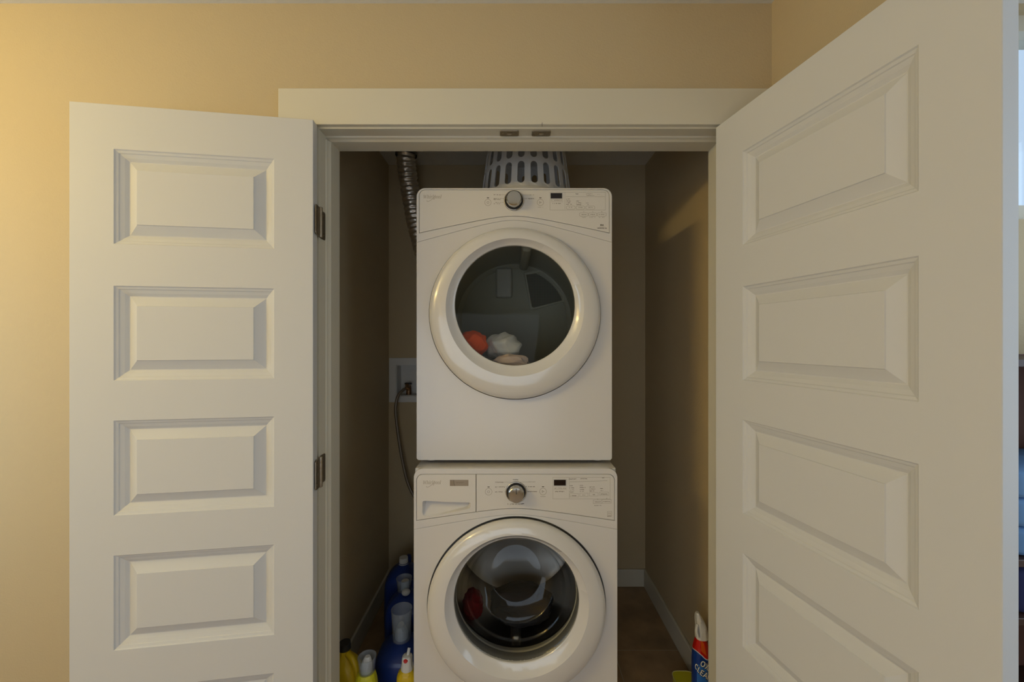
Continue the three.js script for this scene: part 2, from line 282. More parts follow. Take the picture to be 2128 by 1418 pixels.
// ------------------------------------------------------------------ washer and dryer
const arch = (t, k = 20) => (Math.sqrt(1 + k * t * t) - 1) / (Math.sqrt(1 + k) - 1);
function curvePts(x0, x1, half, yc, ye, n = 40) { return Array.from({ length: n + 1 }, (_, i) => { const x = x0 + (x1 - x0) * i / n; return [x, yc - (yc - ye) * arch(Math.abs(x) / half)]; }); }
function roundTop(x0, x1, ytop, r, left, right) {        // top edge from right to left with rounded corners
  const out = []; const arc = (cx, a0, a1) => { for (let i = 0; i <= 8; i++) { const a = a0 + (a1 - a0) * i / 8; out.push([cx + r * Math.cos(a), ytop - r + r * Math.sin(a)]); } };
  if (right) arc(x1 - r, 0, Math.PI / 2); else out.push([x1, ytop]);
  if (left) arc(x0 + r, Math.PI / 2, Math.PI); else out.push([x0, ytop]);
  return out;
}
function panelUV(g, x0, x1, y0, y1) { const p = g.attributes.position, uv = g.attributes.uv; for (let i = 0; i < p.count; i++) uv.setXY(i, (p.getX(i) - x0) / (x1 - x0), (p.getY(i) - y0) / (y1 - y0)); return g; }
// the print of a control panel, drawn in the photograph's measure of that flat panel
function printTex(px0, px1, py0, py1, draw) {
  const w = 2048, h = Math.round(2048 * (py1 - py0) / (px1 - px0)), c = document.createElement('canvas'); c.width = w; c.height = h;
  const x = c.getContext('2d'); x.fillStyle = '#ffffff'; x.fillRect(0, 0, w, h);
  x.setTransform(w / (px1 - px0), 0, 0, h / (py1 - py0), -px0 * w / (px1 - px0), -py0 * h / (py1 - py0));
  const rnd = rng(Math.round(px0 + py0));
  const T = {
    x,
    words(x0, x1, y, s = 2.1, col = '#8e8980') {        // print too small to read: broken strokes
      x.fillStyle = col; let a = x0; while (a < x1) { const l = 0.8 + rnd() * 0.7; if (rnd() > 0.12) x.fillRect(a, y - s / 2 + rnd() * 0.5, Math.min(l, x1 - a), s - rnd() * 0.8); a += l + 0.35; }
    },
    line(x0, y0, x1, y1, w = 0.4, col = '#8b867c') { x.strokeStyle = col; x.lineWidth = w; x.beginPath(); x.moveTo(x0, y0); x.lineTo(x1, y1); x.stroke(); },
    ring(cx, cy, r, w = 0.7, col = '#b4afa4') { x.strokeStyle = col; x.lineWidth = w; x.beginPath(); x.arc(cx, cy, r, 0, 7); x.stroke(); },
    pill(x0, x1, y0, y1, col = '#aaa598') { x.strokeStyle = col; x.lineWidth = 0.5; const r = (y1 - y0) / 2.2; x.beginPath(); x.moveTo(x0 + r, y0); x.lineTo(x1 - r, y0); x.quadraticCurveTo(x1, y0, x1, y0 + r); x.lineTo(x1, y1 - r); x.quadraticCurveTo(x1, y1, x1 - r, y1); x.lineTo(x0 + r, y1); x.quadraticCurveTo(x0, y1, x0, y1 - r); x.lineTo(x0, y0 + r); x.quadraticCurveTo(x0, y0, x0 + r, y0); x.stroke(); },
    rect(x0, x1, y0, y1, col, fill) { if (fill) { x.fillStyle = col; x.fillRect(x0, y0, x1 - x0, y1 - y0); } else { x.strokeStyle = col; x.lineWidth = 0.45; x.strokeRect(x0, y0, x1 - x0, y1 - y0); } },
    logo(cx, cy, w) {
      x.save(); x.translate(cx, cy); x.fillStyle = '#cdc8c0'; x.font = 'italic bold 10px serif'; const m = x.measureText('Whirlpool').width; x.scale(w / m, 1); x.textAlign = 'center'; x.fillText('Whirlpool', 0, 3); x.restore();
      x.strokeStyle = '#bdb7ae'; x.lineWidth = 0.8; x.beginPath(); x.ellipse(cx - 2, cy + 1.5, 11, 3.4, -0.7, 0.3, 3.6); x.stroke();
    },
    power(cx, cy, r) { T.ring(cx, cy, r); T.ring(cx, cy, r * 0.33, 0.6, '#a39e93'); T.rect(cx - 2.2, cx + 2.2, cy - r - 3.8, cy - r - 2.2, '#45413c', 1); },
    play(cx, cy, r) { T.ring(cx, cy, r); x.strokeStyle = '#8f8a80'; x.lineWidth = 0.6; x.beginPath(); x.moveTo(cx - 1.8, cy - 2); x.lineTo(cx + 1.2, cy); x.lineTo(cx - 1.8, cy + 2); x.closePath(); x.stroke(); T.line(cx + 1.2, cy, cx + 3, cy, 0.6); T.rect(cx - 2.2, cx + 2.2, cy - r - 3.8, cy - r - 2.2, '#55504a', 1); T.words(cx - 5.5, cx + 5.5, cy + r + 3.2, 1); },
  };
  draw(T); const t = new THREE.CanvasTexture(c); t.colorSpace = THREE.SRGBColorSpace; t.anisotropy = 8; return t;
}
const printMat = t => phys(lin(0.68, 0.66, 0.63), 0.3, { map: t, clearcoat: 0.5, clearcoatRoughness: 0.15 });
const knobGeo = rings([[0, 0, 0.0315], [0.012, 0, 0.0318], [0.0235, 0, 0.031], [0.0262, 0, 0.0285], [0.0272, 0, 0.022], [0.0278, 0, 0.004], [0.0278, 0, 0]].reverse(), 64, false);
const knobRing = rings([[0.0308, 0, 0], [0.0358, 0, 0], [0.0355, 0, 0.003], [0.0338, 0, 0.0048], [0.0314, 0, 0.0035], [0.0308, 0, 0.0008]], 64), knobGroove = rings([[0.0330, 0, 0.0006], [0.0275, 0, 0.0006]], 64);
const doorRing = rings([[0.262, 0, -0.010], [0.288, 0, -0.010], [0.2935, 0, -0.006], [0.2965, 0, 0.003], [0.2975, 0, 0.012], [0.2965, 0, 0.019], [0.292, 0.0005, 0.0255], [0.284, 0.0015, 0.0305], [0.272, 0.004, 0.0345], [0.258, 0.009, 0.037], [0.246, 0.0145, 0.0385], [0.2365, 0.019, 0.0385], [0.226, 0.0225, 0.0275], [0.2165, 0.0255, 0.0195], [0.210, 0.0272, 0.0165], [0.2085, 0.0275, 0.014], [0.2085, 0.0275, 0.004], [0.214, 0.026, 0.001]], 128, false);
const gripGeo = (a0, a1) => { const g = rings([[0.2355, 0.0193, 0.0382], [0.2275, 0.0220, 0.0312], [0.2185, 0.0248, 0.0240], [0.214, 0.0262, 0.0212]], 128); const idx = [], seg = 128; for (let k = 0; k < 3; k++) for (let i = Math.round(a0 / 360 * seg); i < a1 / 360 * seg; i++) { const a = k * (seg + 1) + i, b = a + seg + 1; idx.push(a, a + 1, b, a + 1, b + 1, b); } g.setIndex(idx); return g; };
function machine(t, o) {
  const hw = 0.343, top = o.top, dep = o.depth;
  mesh('body', merge([bx(-hw, -hw + 0.004, o.bottom, top - 0.012, -dep, -0.021), bx(hw - 0.004, hw, o.bottom, top - 0.012, -dep, -0.021), rbx(-hw, hw, top - 0.016, top - 0.004, -dep, -0.019, 0.003), bx(-hw, hw, o.bottom, o.bottom + 0.004, -dep, -0.021), bx(-hw, hw, o.bottom, top - 0.012, -dep - 0.004, -dep)]), M.appliance, t);
  for (const sx of [-1, 1]) for (const z of [-0.05, -dep + 0.06]) mesh('foot', new THREE.CylinderGeometry(0.025, 0.023, o.bottom, 24).translate(sx * 0.298, o.bottom / 2, z), M.whitePlastic, t);
  // console frame: outline above the seam, with the console cut out of it
  const c1 = (a, b, d = 0) => curvePts(a, b, 0.333, o.c1[0] + d, o.c1[1] + d), c2 = (a, b, d = 0) => curvePts(a, b, hw, o.c2[0] + d, o.c2[1] + d);
  const fr = poly([...c2(-hw, hw, 0.0003), ...roundTop(-hw, hw, top, o.rt, 1, 1)]);
  const cx0 = -0.333, cx1 = 0.333, ct = o.conTop;
  const hole = new THREE.Path(); [...c1(cx0 - 0.0012, cx1 + 0.0012, -0.0014), ...roundTop(cx0 - 0.0012, cx1 + 0.0012, ct + 0.001, 0.022, 1, 1)].reverse().forEach((p, i) => i ? hole.lineTo(...p) : hole.moveTo(...p)); hole.closePath(); fr.holes.push(hole);
  mesh('console_frame', extr(fr, 0.0208, -0.02, 0.0012, 3), M.appliance, t);
  // lower front with the round door opening
  const fp = poly([[-hw + 0.006, o.bottom], [hw - 0.006, o.bottom], [hw, o.bottom + 0.006], ...c2(-hw, hw, -0.0003).reverse(), [-hw, o.bottom + 0.006]]);
  const dh = new THREE.Path(); dh.absarc(o.dx, o.dy, 0.3015, 0, Math.PI * 2, true); fp.holes.push(dh);
  mesh('front_panel', extr(fp, 0.0203, -0.02, 0.0009, 3, 96), M.appliance, t);
  mesh('door_recess', rings([[0.3085, 0, -0.0205], [0.3085, 0, -0.018], [0.262, 0, -0.018], [0.262, 0, -0.0225]], 96), M.rubber, t).position.set(o.dx, o.dy, 0);
  return { c1, cx0, cx1, ct };
}
function pipLayer(name, x0, x1, y0, y1, z, mat, t, r = 0.002, dep = 0.002) { return mesh(name, rbx(x0, x1, y0, y1, z, z + dep, Math.min(r, dep / 2), 2), mat, t); }

{ // ---- dryer, on top
  const s = 592, cx = 0.008, yb = 0.962, Zf = 1.402;
  const t = thing('clothes_dryer', 'white front-load dryer with a clear grey door stacked on the washer', 'dryer', [cx, yb, -Zf]);
  const X = px => (px - W / 2) / s - cx, Y = py => EYE - (py - H / 2) / s - yb;
  const o = { top: 0.965, bottom: 0.0095, depth: 0.70, rt: 0.03, c1: [Y(449), Y(484)], c2: [Y(458), Y(504)], conTop: Y(395), dx: 0.002, dy: 0.524 };
  const q = machine(t, o);
  const px0 = 870, px1 = 870 + 0.666 * s, py0 = 394, py1 = 486;
  const tex = printTex(px0, px1, py0, py1, T => {
    T.logo(898, 410, 38);
    T.power(1014, 421, 6.6); T.play(1123, 421, 6.6);
    for (const [y, a] of [[405, 1026], [413, 1026], [415, 1026], [421, 1028], [423.5, 1026]]) T.words(a, 1040, y, 1.5);
    for (const y of [405, 413]) T.line(1040, y, 1050, y); T.line(1042, 421, 1049, 421);
    T.line(1087, 405.5, 1101, 405.5); T.words(1101, 1110, 405.5, 1.7); T.line(1088, 413, 1093, 413); T.words(1093, 1110, 413, 2);
    T.rect(1143, 1258, 399.5, 437, '#b5b0a5'); T.line(1174, 399.5, 1174, 436, 0.4, '#b5b0a5'); T.line(1176, 409, 1257, 409);
    T.words(1145, 1169, 416.5, 1.4, '#a19b90'); T.line(1145, 419.5, 1170, 419.5, 0.4, '#b0aa9e'); T.words(1148, 1165, 423, 1.6);
    T.words(1196, 1202, 403, 1.7); T.words(1218, 1232, 403.2, 1.2); T.words(1219, 1235, 406.6, 1.2); T.words(1242, 1246, 404, 1.4);
    for (const [x0, x1, y] of [[1177, 1184, 414], [1177, 1187, 418], [1177, 1185, 421.5], [1177, 1188, 425], [1198, 1205, 418], [1198, 1208, 422], [1198, 1208, 425.5], [1218, 1223, 422], [1218, 1223, 425.5]]) T.words(x0, x1, y, 1.6, '#8a857b');
    for (const [x0, x1, w] of [[1177, 1195, 7], [1197, 1215, 9], [1217, 1236, 10]]) { T.pill(x0, x1, 428.5, 435); T.words((x0 + x1) / 2 - w / 2, (x0 + x1) / 2 + w / 2, 431.2, 1.4); }
    for (const [x0, x1, w] of [[1204, 1222, 12], [1223, 1240, 10], [1241, 1260, 13]]) { T.pill(x0, x1, 442.5, 449.5); T.words((x0 + x1) / 2 - w / 2, (x0 + x1) / 2 + w / 2, 446, 1.5); T.words((x0 + x1) / 2 - 1, (x0 + x1) / 2 + 1, 440.5, 1.2); T.words((x0 + x1) / 2 - 6, (x0 + x1) / 2 + 6, 452, 1.2, '#a19b90'); }
    T.words(1241, 1261, 474.4, 2, '#544f48'); T.words(1245, 1257, 471.6, 0.9, '#9a958b'); T.x.fillStyle = '#5a554e'; T.x.beginPath(); T.x.arc(1249, 468, 1.7, 0, 7); T.x.arc(1252.8, 468.2, 1.5, 0, 7); T.x.fill();
  });
  const cp = poly([...q.c1(q.cx0, q.cx1), ...roundTop(q.cx0, q.cx1, q.ct, 0.021, 1, 1)]);
  mesh('control_panel', panelUV(extr(cp, 0.0205, -0.02, 0.001, 2), X(px0), X(px1), Y(py1), Y(py0)), printMat(tex), t);
  const kn = mesh('knob', knobGeo, M.chrome, t); kn.position.set(X(1068), Y(417.5), 0.0005); kn.userData.label = 'chrome program knob'; mesh('knob_collar', knobRing, M.chrome, kn); mesh('knob_groove', knobGroove, M.dark, kn);
  const bz = pipLayer('display_bezel', X(1142.5), X(1169.5), Y(414.8), Y(400.4), 0.0001, M.gloss, t); pipLayer('display', X(1144), X(1168), Y(413.3), Y(401.8), 0.0012, M.display, bz, 0.0005, 0.0012);
  const d = new THREE.Group(); d.name = 'door'; d.position.set(o.dx, o.dy, 0); t.add(d);
  mesh('door_ring', doorRing, M.gloss, d);
  mesh('handle_grip', gripGeo(20, 62), M.appliance, d);
  mesh('door_glass', rings([[0.2095, 0.0275, 0.012], [0.18, 0.0275, 0.0155], [0.14, 0.0275, 0.0185], [0.09, 0.0275, 0.0205], [0.04, 0.0275, 0.0215], [1e-4, 0.0275, 0.0217]], 96), M.dryGlass, d).userData.label = 'grey tinted glass of the dryer door';
  const drum = mesh('drum', rings([[0.262, 0, -0.023], [0.258, 0, -0.03], [0.262, 0, -0.055], [0.287, 0, -0.06], [0.287, 0, -0.535], [0.28, 0, -0.55], [0.262, 0, -0.556], [0.258, 0, -0.560], [1e-4, 0, -0.562]], 96, false), M.drum, t); drum.position.set(o.dx, o.dy, 0);
  const s2 = F / (Zf + 0.56), L = (px, py) => [(px - W / 2) / s2 - cx - o.dx, EYE - (py - H / 2) / s2 - yb - o.dy];
  const pts = [[1088.5, 567], [1123, 561], [1131, 564], [1174, 617], [1173, 628], [1106, 645], [1102, 643]].map(p => L(...p));
  const cxy = pts.reduce((a, p) => [a[0] + p[0] / pts.length, a[1] + p[1] / pts.length], [0, 0]);
  const gs = poly(pts.slice().reverse()), gi = new THREE.Path(); pts.map(p => [cxy[0] + (p[0] - cxy[0]) * 0.87, cxy[1] + (p[1] - cxy[1]) * 0.87]).forEach((p, i) => i ? gi.lineTo(...p) : gi.moveTo(...p)); gi.closePath(); gs.holes.push(gi);
  mesh('vent_frame', extr(gs, 0.012, -0.562, 0.003, 2), std(lin(0.42, 0.42, 0.37), 0.4), drum);
  const gr = [];                             // the perforated sheet as crossed bars
  const inside = (x, y, k = 0.88) => { let c = false; for (let i = 0, j = pts.length - 1; i < pts.length; j = i++) { const a = [cxy[0] + (pts[i][0] - cxy[0]) * k, cxy[1] + (pts[i][1] - cxy[1]) * k], b = [cxy[0] + (pts[j][0] - cxy[0]) * k, cxy[1] + (pts[j][1] - cxy[1]) * k]; if (a[1] > y !== b[1] > y && x < (b[0] - a[0]) * (y - a[1]) / (b[1] - a[1]) + a[0]) c = !c; } return c; };
  for (let x = -0.1; x < 0.3; x += 0.008) for (let y = -0.1; y < 0.3; y += 0.008) if (inside(x, y)) gr.push(new THREE.CylinderGeometry(0.0026, 0.0026, 0.002, 8).rotateX(Math.PI / 2).translate(x, y, -0.559));
  mesh('vent_back', extr(poly(pts.map(p => [cxy[0] + (p[0] - cxy[0]) * 0.9, cxy[1] + (p[1] - cxy[1]) * 0.9]).reverse()), 0.002, -0.5615, 0), M.drumDark, drum);
  mesh('vent_perforation', merge(gr), std(lin(0.07, 0.07, 0.06), 0.6), drum).userData.kind = 'stuff';
  const [bx0, by1] = L(1031, 559), [bx1, by0] = L(1064, 620); mesh('lamp_cover', rbx(bx0, bx1, by0, by1, -0.564, -0.535, 0.01, 4), std(lin(0.46, 0.46, 0.44), 0.4), drum);
  for (const a of [200, 320, 80]) { const b = mesh('lifter', rbx(-0.02, 0.02, -0.03, 0.03, -0.5, -0.08, 0.015, 4), M.drum, drum); b.position.set(0.272 * Math.cos(a * Math.PI / 180), 0.272 * Math.sin(a * Math.PI / 180), 0); b.rotation.z = (a - 90) * Math.PI / 180; }
}
{ // ---- washer, below
  const s = 617, cx = 0.012, yb = 0, Zf = 1.346;
  const t = thing('washing_machine', 'white front-load washer with a deep glass bowl door under the dryer', 'washer', [cx, yb, -Zf]);
  const X = px => (px - W / 2) / s - cx, Y = py => EYE - (py - H / 2) / s - yb;
  const o = { top: 0.9595, bottom: 0.02, depth: 0.74, rt: 0.03, c1: [Y(1057), Y(1082)], c2: [Y(1070), Y(1101)], conTop: Y(986.5), dx: 0.003, dy: 0.4975 };
  const q = machine(t, o);
  const px0 = 866.5, px1 = 866.5 + 0.666 * s, py0 = 985, py1 = 1086, sx = X(989.3);
  const tex = printTex(px0, px1, py0, py1, T => {
    T.logo(897, 1004, 38);
    T.rect(935, 973.5, 997.8, 1010.5, '#b5a99a', 1); T.rect(935, 944, 997.8, 1010.5, '#a99c8c', 1); T.x.strokeStyle = '#6d6459'; T.x.lineWidth = 0.8; T.x.beginPath(); T.x.moveTo(943, 998.5); T.x.quadraticCurveTo(942.5, 1006, 945.5, 1010); T.x.stroke(); T.words(948, 965, 1003.5, 1.8, '#9c8f80');
    T.power(1015.3, 1022.5, 7); T.play(1128.5, 1022, 7);
    T.words(1066, 1077, 997.5, 2, '#6b655c');
    T.words(1029, 1046, 1002.7, 1.7); T.line(1046, 1002.7, 1062, 1002.7); T.words(1029, 1052, 1012.3, 1.7); T.words(1029, 1046, 1022.8, 1.7); T.line(1048, 1022.8, 1051, 1022.8);
    T.line(1081, 1002.3, 1098, 1002.3); T.x.fillStyle = '#8a857b'; T.x.font = '2.6px sans-serif'; T.x.fillText('HEAVY DUTY', 1098, 1003.2); T.words(1093, 1116, 1011.8, 2); T.words(1096, 1116, 1022, 2);
    T.words(1055, 1084, 1048, 1.9, '#77726a'); T.line(1083, 1048, 1089, 1047, 1.4, '#33302c');
    T.rect(1149, 1268, 992.5, 1037.5, '#bdb8ad'); T.line(1183, 992.5, 1183, 1037, 0.4, '#bdb8ad'); T.line(1184, 1002, 1262, 999.5);
    T.words(1152, 1177, 1015, 1.5, '#a59f94'); T.line(1151, 1018, 1178, 1017.5, 0.4, '#aaa498'); T.words(1153.5, 1173, 1022, 1.9);
    T.words(1182, 1198, 996, 1.6); T.words(1205, 1220, 995.3, 1.7); T.words(1251, 1256, 993.4, 1.6);
    for (const [x0, x1, y] of [[1184, 1190, 1010], [1184, 1193, 1014.5], [1184, 1193, 1019], [1184, 1193, 1023], [1205, 1212, 1009.4], [1205, 1217, 1013.5], [1205, 1214, 1017.7], [1205, 1213, 1021.5], [1225, 1236, 1012.5], [1225, 1237, 1016.6], [1225, 1235, 1020.8], [1247, 1253, 1015.5], [1247, 1253, 1020]]) T.words(x0, x1, y, 1.6, '#85807a');
    [[1184, 1202, 14], [1205, 1222, 5], [1225, 1243, 5], [1246, 1265, 14]].forEach(([x0, x1, w], i) => { const y = 1030.5 - i * 1.1; T.rect(x0, x1, y - 4, y + 3, '#b8b3a8'); T.words((x0 + x1) / 2 - w / 2, (x0 + x1) / 2 + w / 2, y, 1.7); });
    T.rect(1233, 1251, 1039.5, 1047, '#a09a90'); T.rect(1251, 1270, 1038.5, 1046, '#a09a90'); T.words(1236, 1249, 1043.5, 1.5); T.words(1253, 1268, 1042.5, 1.5); T.words(1235, 1250, 1051, 1.6, '#a09a90'); T.words(1241, 1243, 1038, 1.6); T.words(1260, 1262, 1036.5, 1.8);
    T.rect(1262.5, 1271, 1063.5, 1070.5, '#a7a095'); T.words(1264, 1270, 1067, 1.5, '#a7a095'); T.words(1262, 1271.5, 1073, 1.8, '#8d877d');
  });
  const mat = printMat(tex);
  const right = poly([...q.c1(sx + 0.0009, q.cx1), ...roundTop(sx + 0.0009, q.cx1, q.ct, 0.021, 0, 1)]);
  mesh('control_panel', panelUV(extr(right, 0.0205, -0.02, 0.001, 2), X(px0), X(px1), Y(py1), Y(py0)), mat, t);
  const left = poly([...q.c1(q.cx0, sx - 0.0009), ...roundTop(q.cx0, sx - 0.0009, q.ct, 0.021, 1, 0)]);
  const hp = [[878, 1045], [879.5, 1042.5], [884, 1041.8], [930, 1044.2], [974, 1045.3], [977.5, 1046.5], [978, 1053], [976, 1056.5], [970, 1058.8], [945, 1064], [915, 1071], [900, 1073.5], [886, 1073.5], [880, 1071.5], [878, 1066]].map(p => [X(p[0]), Y(p[1])]);
  const hh = new THREE.Path(); hp.forEach((p, i) => i ? hh.lineTo(...p) : hh.moveTo(...p)); hh.closePath(); left.holes.push(hh);
  const dr = mesh('detergent_drawer', panelUV(extr(left, 0.0205, -0.02, 0.001, 2), X(px0), X(px1), Y(py1), Y(py0)), mat, t);
  { // finger pocket: the walls lean in and the floor slopes out to the lower lip
    const pos = [], n = hp.length, inner = hp.map(([x, y]) => [x + (X(915) - x) * 0.10, y + (Y(1054) - y) * 0.12, -0.004 - 0.024 * Math.min(1, Math.max(0, (y - Y(1073.5)) / (Y(1042) - Y(1073.5))))]);
    for (let i = 0; i < n; i++) { const j = (i + 1) % n, a = [...hp[i], -0.0002], b = [...hp[j], -0.0002], c = inner[j], d = inner[i]; pos.push(...a, ...c, ...b, ...a, ...d, ...c); }
    const tri = THREE.ShapeUtils.triangulateShape(inner.map(p => new THREE.Vector2(p[0], p[1])), []); for (const f of tri) for (const k of f) pos.push(...inner[k]);
    const g = new THREE.BufferGeometry(); g.setAttribute('position', new THREE.Float32BufferAttribute(pos, 3)); g.setAttribute('uv', new THREE.Float32BufferAttribute(new Float32Array(pos.length / 3 * 2), 2)); mesh('drawer_pull', toCreasedNormals(g, 0.6), M.appliance, dr);
  }
  const kn = mesh('knob', knobGeo, M.chrome, t); kn.position.set(X(1072.5), Y(1023), 0.0005); kn.userData.label = 'chrome program knob'; mesh('knob_collar', knobRing, M.chrome, kn); mesh('knob_groove', knobGroove, M.dark, kn);
  mesh('pointer', rbx(-0.0012, 0.0012, 0.004, 0.022, 0.0312, 0.0322, 0.0004, 1), M.dark, kn);
  const bz = pipLayer('display_bezel', X(1149.2), X(1177.6), Y(1011.4), Y(995.4), 0.0001, M.gloss, t); pipLayer('display', X(1151), X(1175.8), Y(1009.4), Y(997.2), 0.0012, M.display, bz, 0.0005, 0.0012);
  const d = new THREE.Group(); d.name = 'door'; d.position.set(o.dx, o.dy, 0); t.add(d);
  mesh('door_ring', doorRing, M.gloss, d);
  mesh('handle_grip', gripGeo(10, 48), M.appliance, d);
  const e = 0.0275;
  const bowl = mesh('door_glass', rings([[0.2095, e, 0.012], [0.204, e, 0.008], [0.198, e, -0.004], [0.193, e, -0.018], [0.188, e - 0.001, -0.030], [0.184, e - 0.002, -0.046], [0.176, e - 0.003, -0.0485], [0.172, e - 0.003, -0.058], [0.168, e - 0.004, -0.082], [0.160, e - 0.006, -0.112], [0.146, e - 0.008, -0.136], [0.126, e - 0.009, -0.152], [0.100, e - 0.009, -0.162], [0.094, e - 0.009, -0.160], [0.06, e - 0.009, -0.161], [1e-4, e - 0.009, -0.161]], 96), M.washGlass, d); bowl.userData.label = 'smoky glass bowl of the washer door';
  { const p = bowl.geometry.attributes.position; for (let i = 0; i < p.count; i++) { const z = p.getZ(i), k = Math.min(1, Math.max(0, (-0.1 - z) / 0.05)); p.setZ(i, z - k * k * (3 - 2 * k) * (p.getY(i) - e) * 0.22); } bowl.geometry.computeVertexNormals(); }   // the end of the bowl leans back at the top
  mesh('inner_ring', rings([[0.2085, e, 0.006], [0.2085, e, -0.03], [0.225, e * 0.6, -0.045], [0.24, 0.01, -0.045], [0.25, 0, -0.01]], 96), M.rubber, d);
  const gk = mesh('door_gasket', rings([[0.262, 0, -0.023], [0.255, 0, -0.03], [0.25, 0, -0.06], [0.222, 0, -0.066], [0.214, 0, -0.075], [0.214, 0, -0.085], [0.232, 0, -0.095], [0.226, 0, -0.11], [0.245, 0, -0.118]], 96), M.gasket, t); gk.position.set(o.dx, o.dy, 0);
  const drum = mesh('drum', rings([[0.225, 0, -0.118], [0.235, 0, -0.125], [0.272, 0, -0.13], [0.272, 0, -0.52], [0.25, 0, -0.535], [0.1, 0, -0.55], [1e-4, 0, -0.545]], 96, false), M.steel, t); drum.position.set(o.dx, o.dy, 0);
  for (const a of [30, 150, 270]) { const b = mesh('lifter', rbx(-0.02, 0.02, -0.03, 0.03, -0.5, -0.16, 0.015, 4), M.steel, drum); b.position.set(0.255 * Math.cos(a * Math.PI / 180), 0.255 * Math.sin(a * Math.PI / 180), 0); b.rotation.z = (a - 90) * Math.PI / 180; }
}
// ------------------------------------------------------------------ laundry: crumpled cloth lumps
function crumple(rx, ry, rz, seed, amp = 0.22) {
  const g = mergeVertices(new THREE.IcosahedronGeometry(1, 24).deleteAttribute('normal').deleteAttribute('uv')), p = g.attributes.position, r = rng(seed);
  const w = Array.from({ length: 9 }, () => [r() * 2 - 1, r() * 2 - 1, r() * 2 - 1, 2 + r() * 5, r() * 6]);
  for (let i = 0; i < p.count; i++) {
    const x = p.getX(i), y = p.getY(i), z = p.getZ(i); let f = 0;
    w.forEach(([a, b, c, k, ph], j) => { f += (1 - Math.abs(Math.sin((a * x + b * y + c * z) * k + ph + 0.8 * Math.sin(3 * y + ph)))) / (1 + j * 0.3); });
    const s = 1 + amp * (f / 2.2 - 0.7); p.setXYZ(i, x * rx * s, y * ry * s, z * rz * s);
  }
  const n = p.count; g.setAttribute('uv', new THREE.BufferAttribute(new Float32Array(n * 2), 2)); g.computeVertexNormals(); return g;
}
const cloth = c => phys(c, 0.9, { sheen: 0.3, sheenRoughness: 0.6 });
function garment(name, label, pos, r, seed, col, group, tilt = 0, amp = 0.22) { const m = mesh(name, crumple(...r, seed, amp), cloth(col)); m.position.set(...pos); m.rotation.z = tilt; tag(m, label, 'garment', group); return m; }
const inDryer = 'laundry in the dryer drum';
garment('crumpled_shirt', 'bright orange-red garment crumpled in the dryer', [-0.152, 1.380, -1.505], [0.060, 0.048, 0.052], 21, lin(0.9, 0.11, 0.01), inDryer);
garment('crumpled_towel', 'white cloth bunched beside the orange garment in the dryer', [-0.035, 1.368, -1.56], [0.068, 0.050, 0.056], 22, lin(0.7, 0.7, 0.7), inDryer);
garment('crumpled_sheet', 'off-white cloth lying under the other laundry in the dryer', [-0.08, 1.272, -1.625], [0.115, 0.042, 0.10], 23, lin(0.55, 0.52, 0.47), inDryer, -0.44);
garment('crumpled_blouse', 'pinkish white cloth at the foot of the dryer glass', [-0.005, 1.312, -1.478], [0.066, 0.028, 0.036], 24, lin(0.66, 0.52, 0.47), inDryer);
const inWasher = 'laundry in the washer drum';
garment('crumpled_sweater', 'dark red garment seen through the washer glass', [-0.156, 0.338, -1.60], [0.038, 0.048, 0.065], 31, lin(0.22, 0.006, 0.01), inWasher, 0.3, 0.15);
garment('crumpled_trousers', 'dark grey garments heaped at the bottom of the washer drum', [0.04, 0.298, -1.67], [0.125, 0.060, 0.11], 32, lin(0.03, 0.03, 0.035), inWasher);
// ------------------------------------------------------------------ laundry basket upside down on the dryer
{
  const b = thing('laundry_basket', 'white slotted plastic laundry basket upside down on the dryer', 'basket', [0.061, 1.9235, -1.75]);
  const N = 23, da = Math.PI * 2 / N, h = 0.30, R = y => 0.2078 - 0.134 * y, cells = [];
  const slot = (y0, y1, w) => { const p = new THREE.Path(), r = w; p.moveTo(-w, y0 + r); p.absarc(0, y1 - r, w, Math.PI, 0, true); p.absarc(0, y0 + r, w, 0, -Math.PI, true); p.closePath(); return p; };
  const edge = []; for (let i = 0; i <= 6; i++) edge.push([-da / 2 + da * i / 6, 0]); for (let i = 1; i <= 10; i++) edge.push([da / 2, h * i / 10]); for (let i = 1; i <= 6; i++) edge.push([da / 2 - da * i / 6, h]); for (let i = 1; i < 10; i++) edge.push([-da / 2, h - h * i / 10]);
  const s = poly(edge.map(([a, y]) => [a * 0.19, y])); for (const [y0, y1] of [[0.084, 0.174], [0.190, 0.262]]) s.holes.push(slot(y0, y1, 0.0138));
  const flat = new THREE.ExtrudeGeometry(s, { depth: 0.0035, bevelEnabled: false, curveSegments: 8 });
  for (let k = 0; k < N; k++) {
    const g = flat.clone(), p = g.attributes.position;
    for (let i = 0; i < p.count; i++) { const a = p.getX(i) / 0.19 + k * da + da / 2, y = p.getY(i), r = R(y) - p.getZ(i); p.setXYZ(i, r * Math.sin(a), y, r * Math.cos(a)); }
    g.computeVertexNormals(); cells.push(g);
  }
  mesh('basket_wall', merge(cells), M.basket, b);
  const lathe = pts => new THREE.LatheGeometry(pts.map(p => new THREE.Vector2(...p)), 72);
  mesh('rim', lathe([[0.206, 0.001], [0.214, 0], [0.2165, 0.004], [0.2155, 0.024], [0.212, 0.028], [0.2065, 0.028]]), M.basket, b);
  mesh('rib_band', lathe([[R(0.058) - 0.001, 0.058], [R(0.058) + 0.003, 0.060], [R(0.07) + 0.003, 0.070], [R(0.072) - 0.001, 0.072]]), M.basket, b);
  mesh('basket_bottom', lathe([[0, 0.298], [R(0.3) - 0.006, 0.298], [R(0.3), 0.301], [R(0.29), 0.292]]), M.basket, b);
}
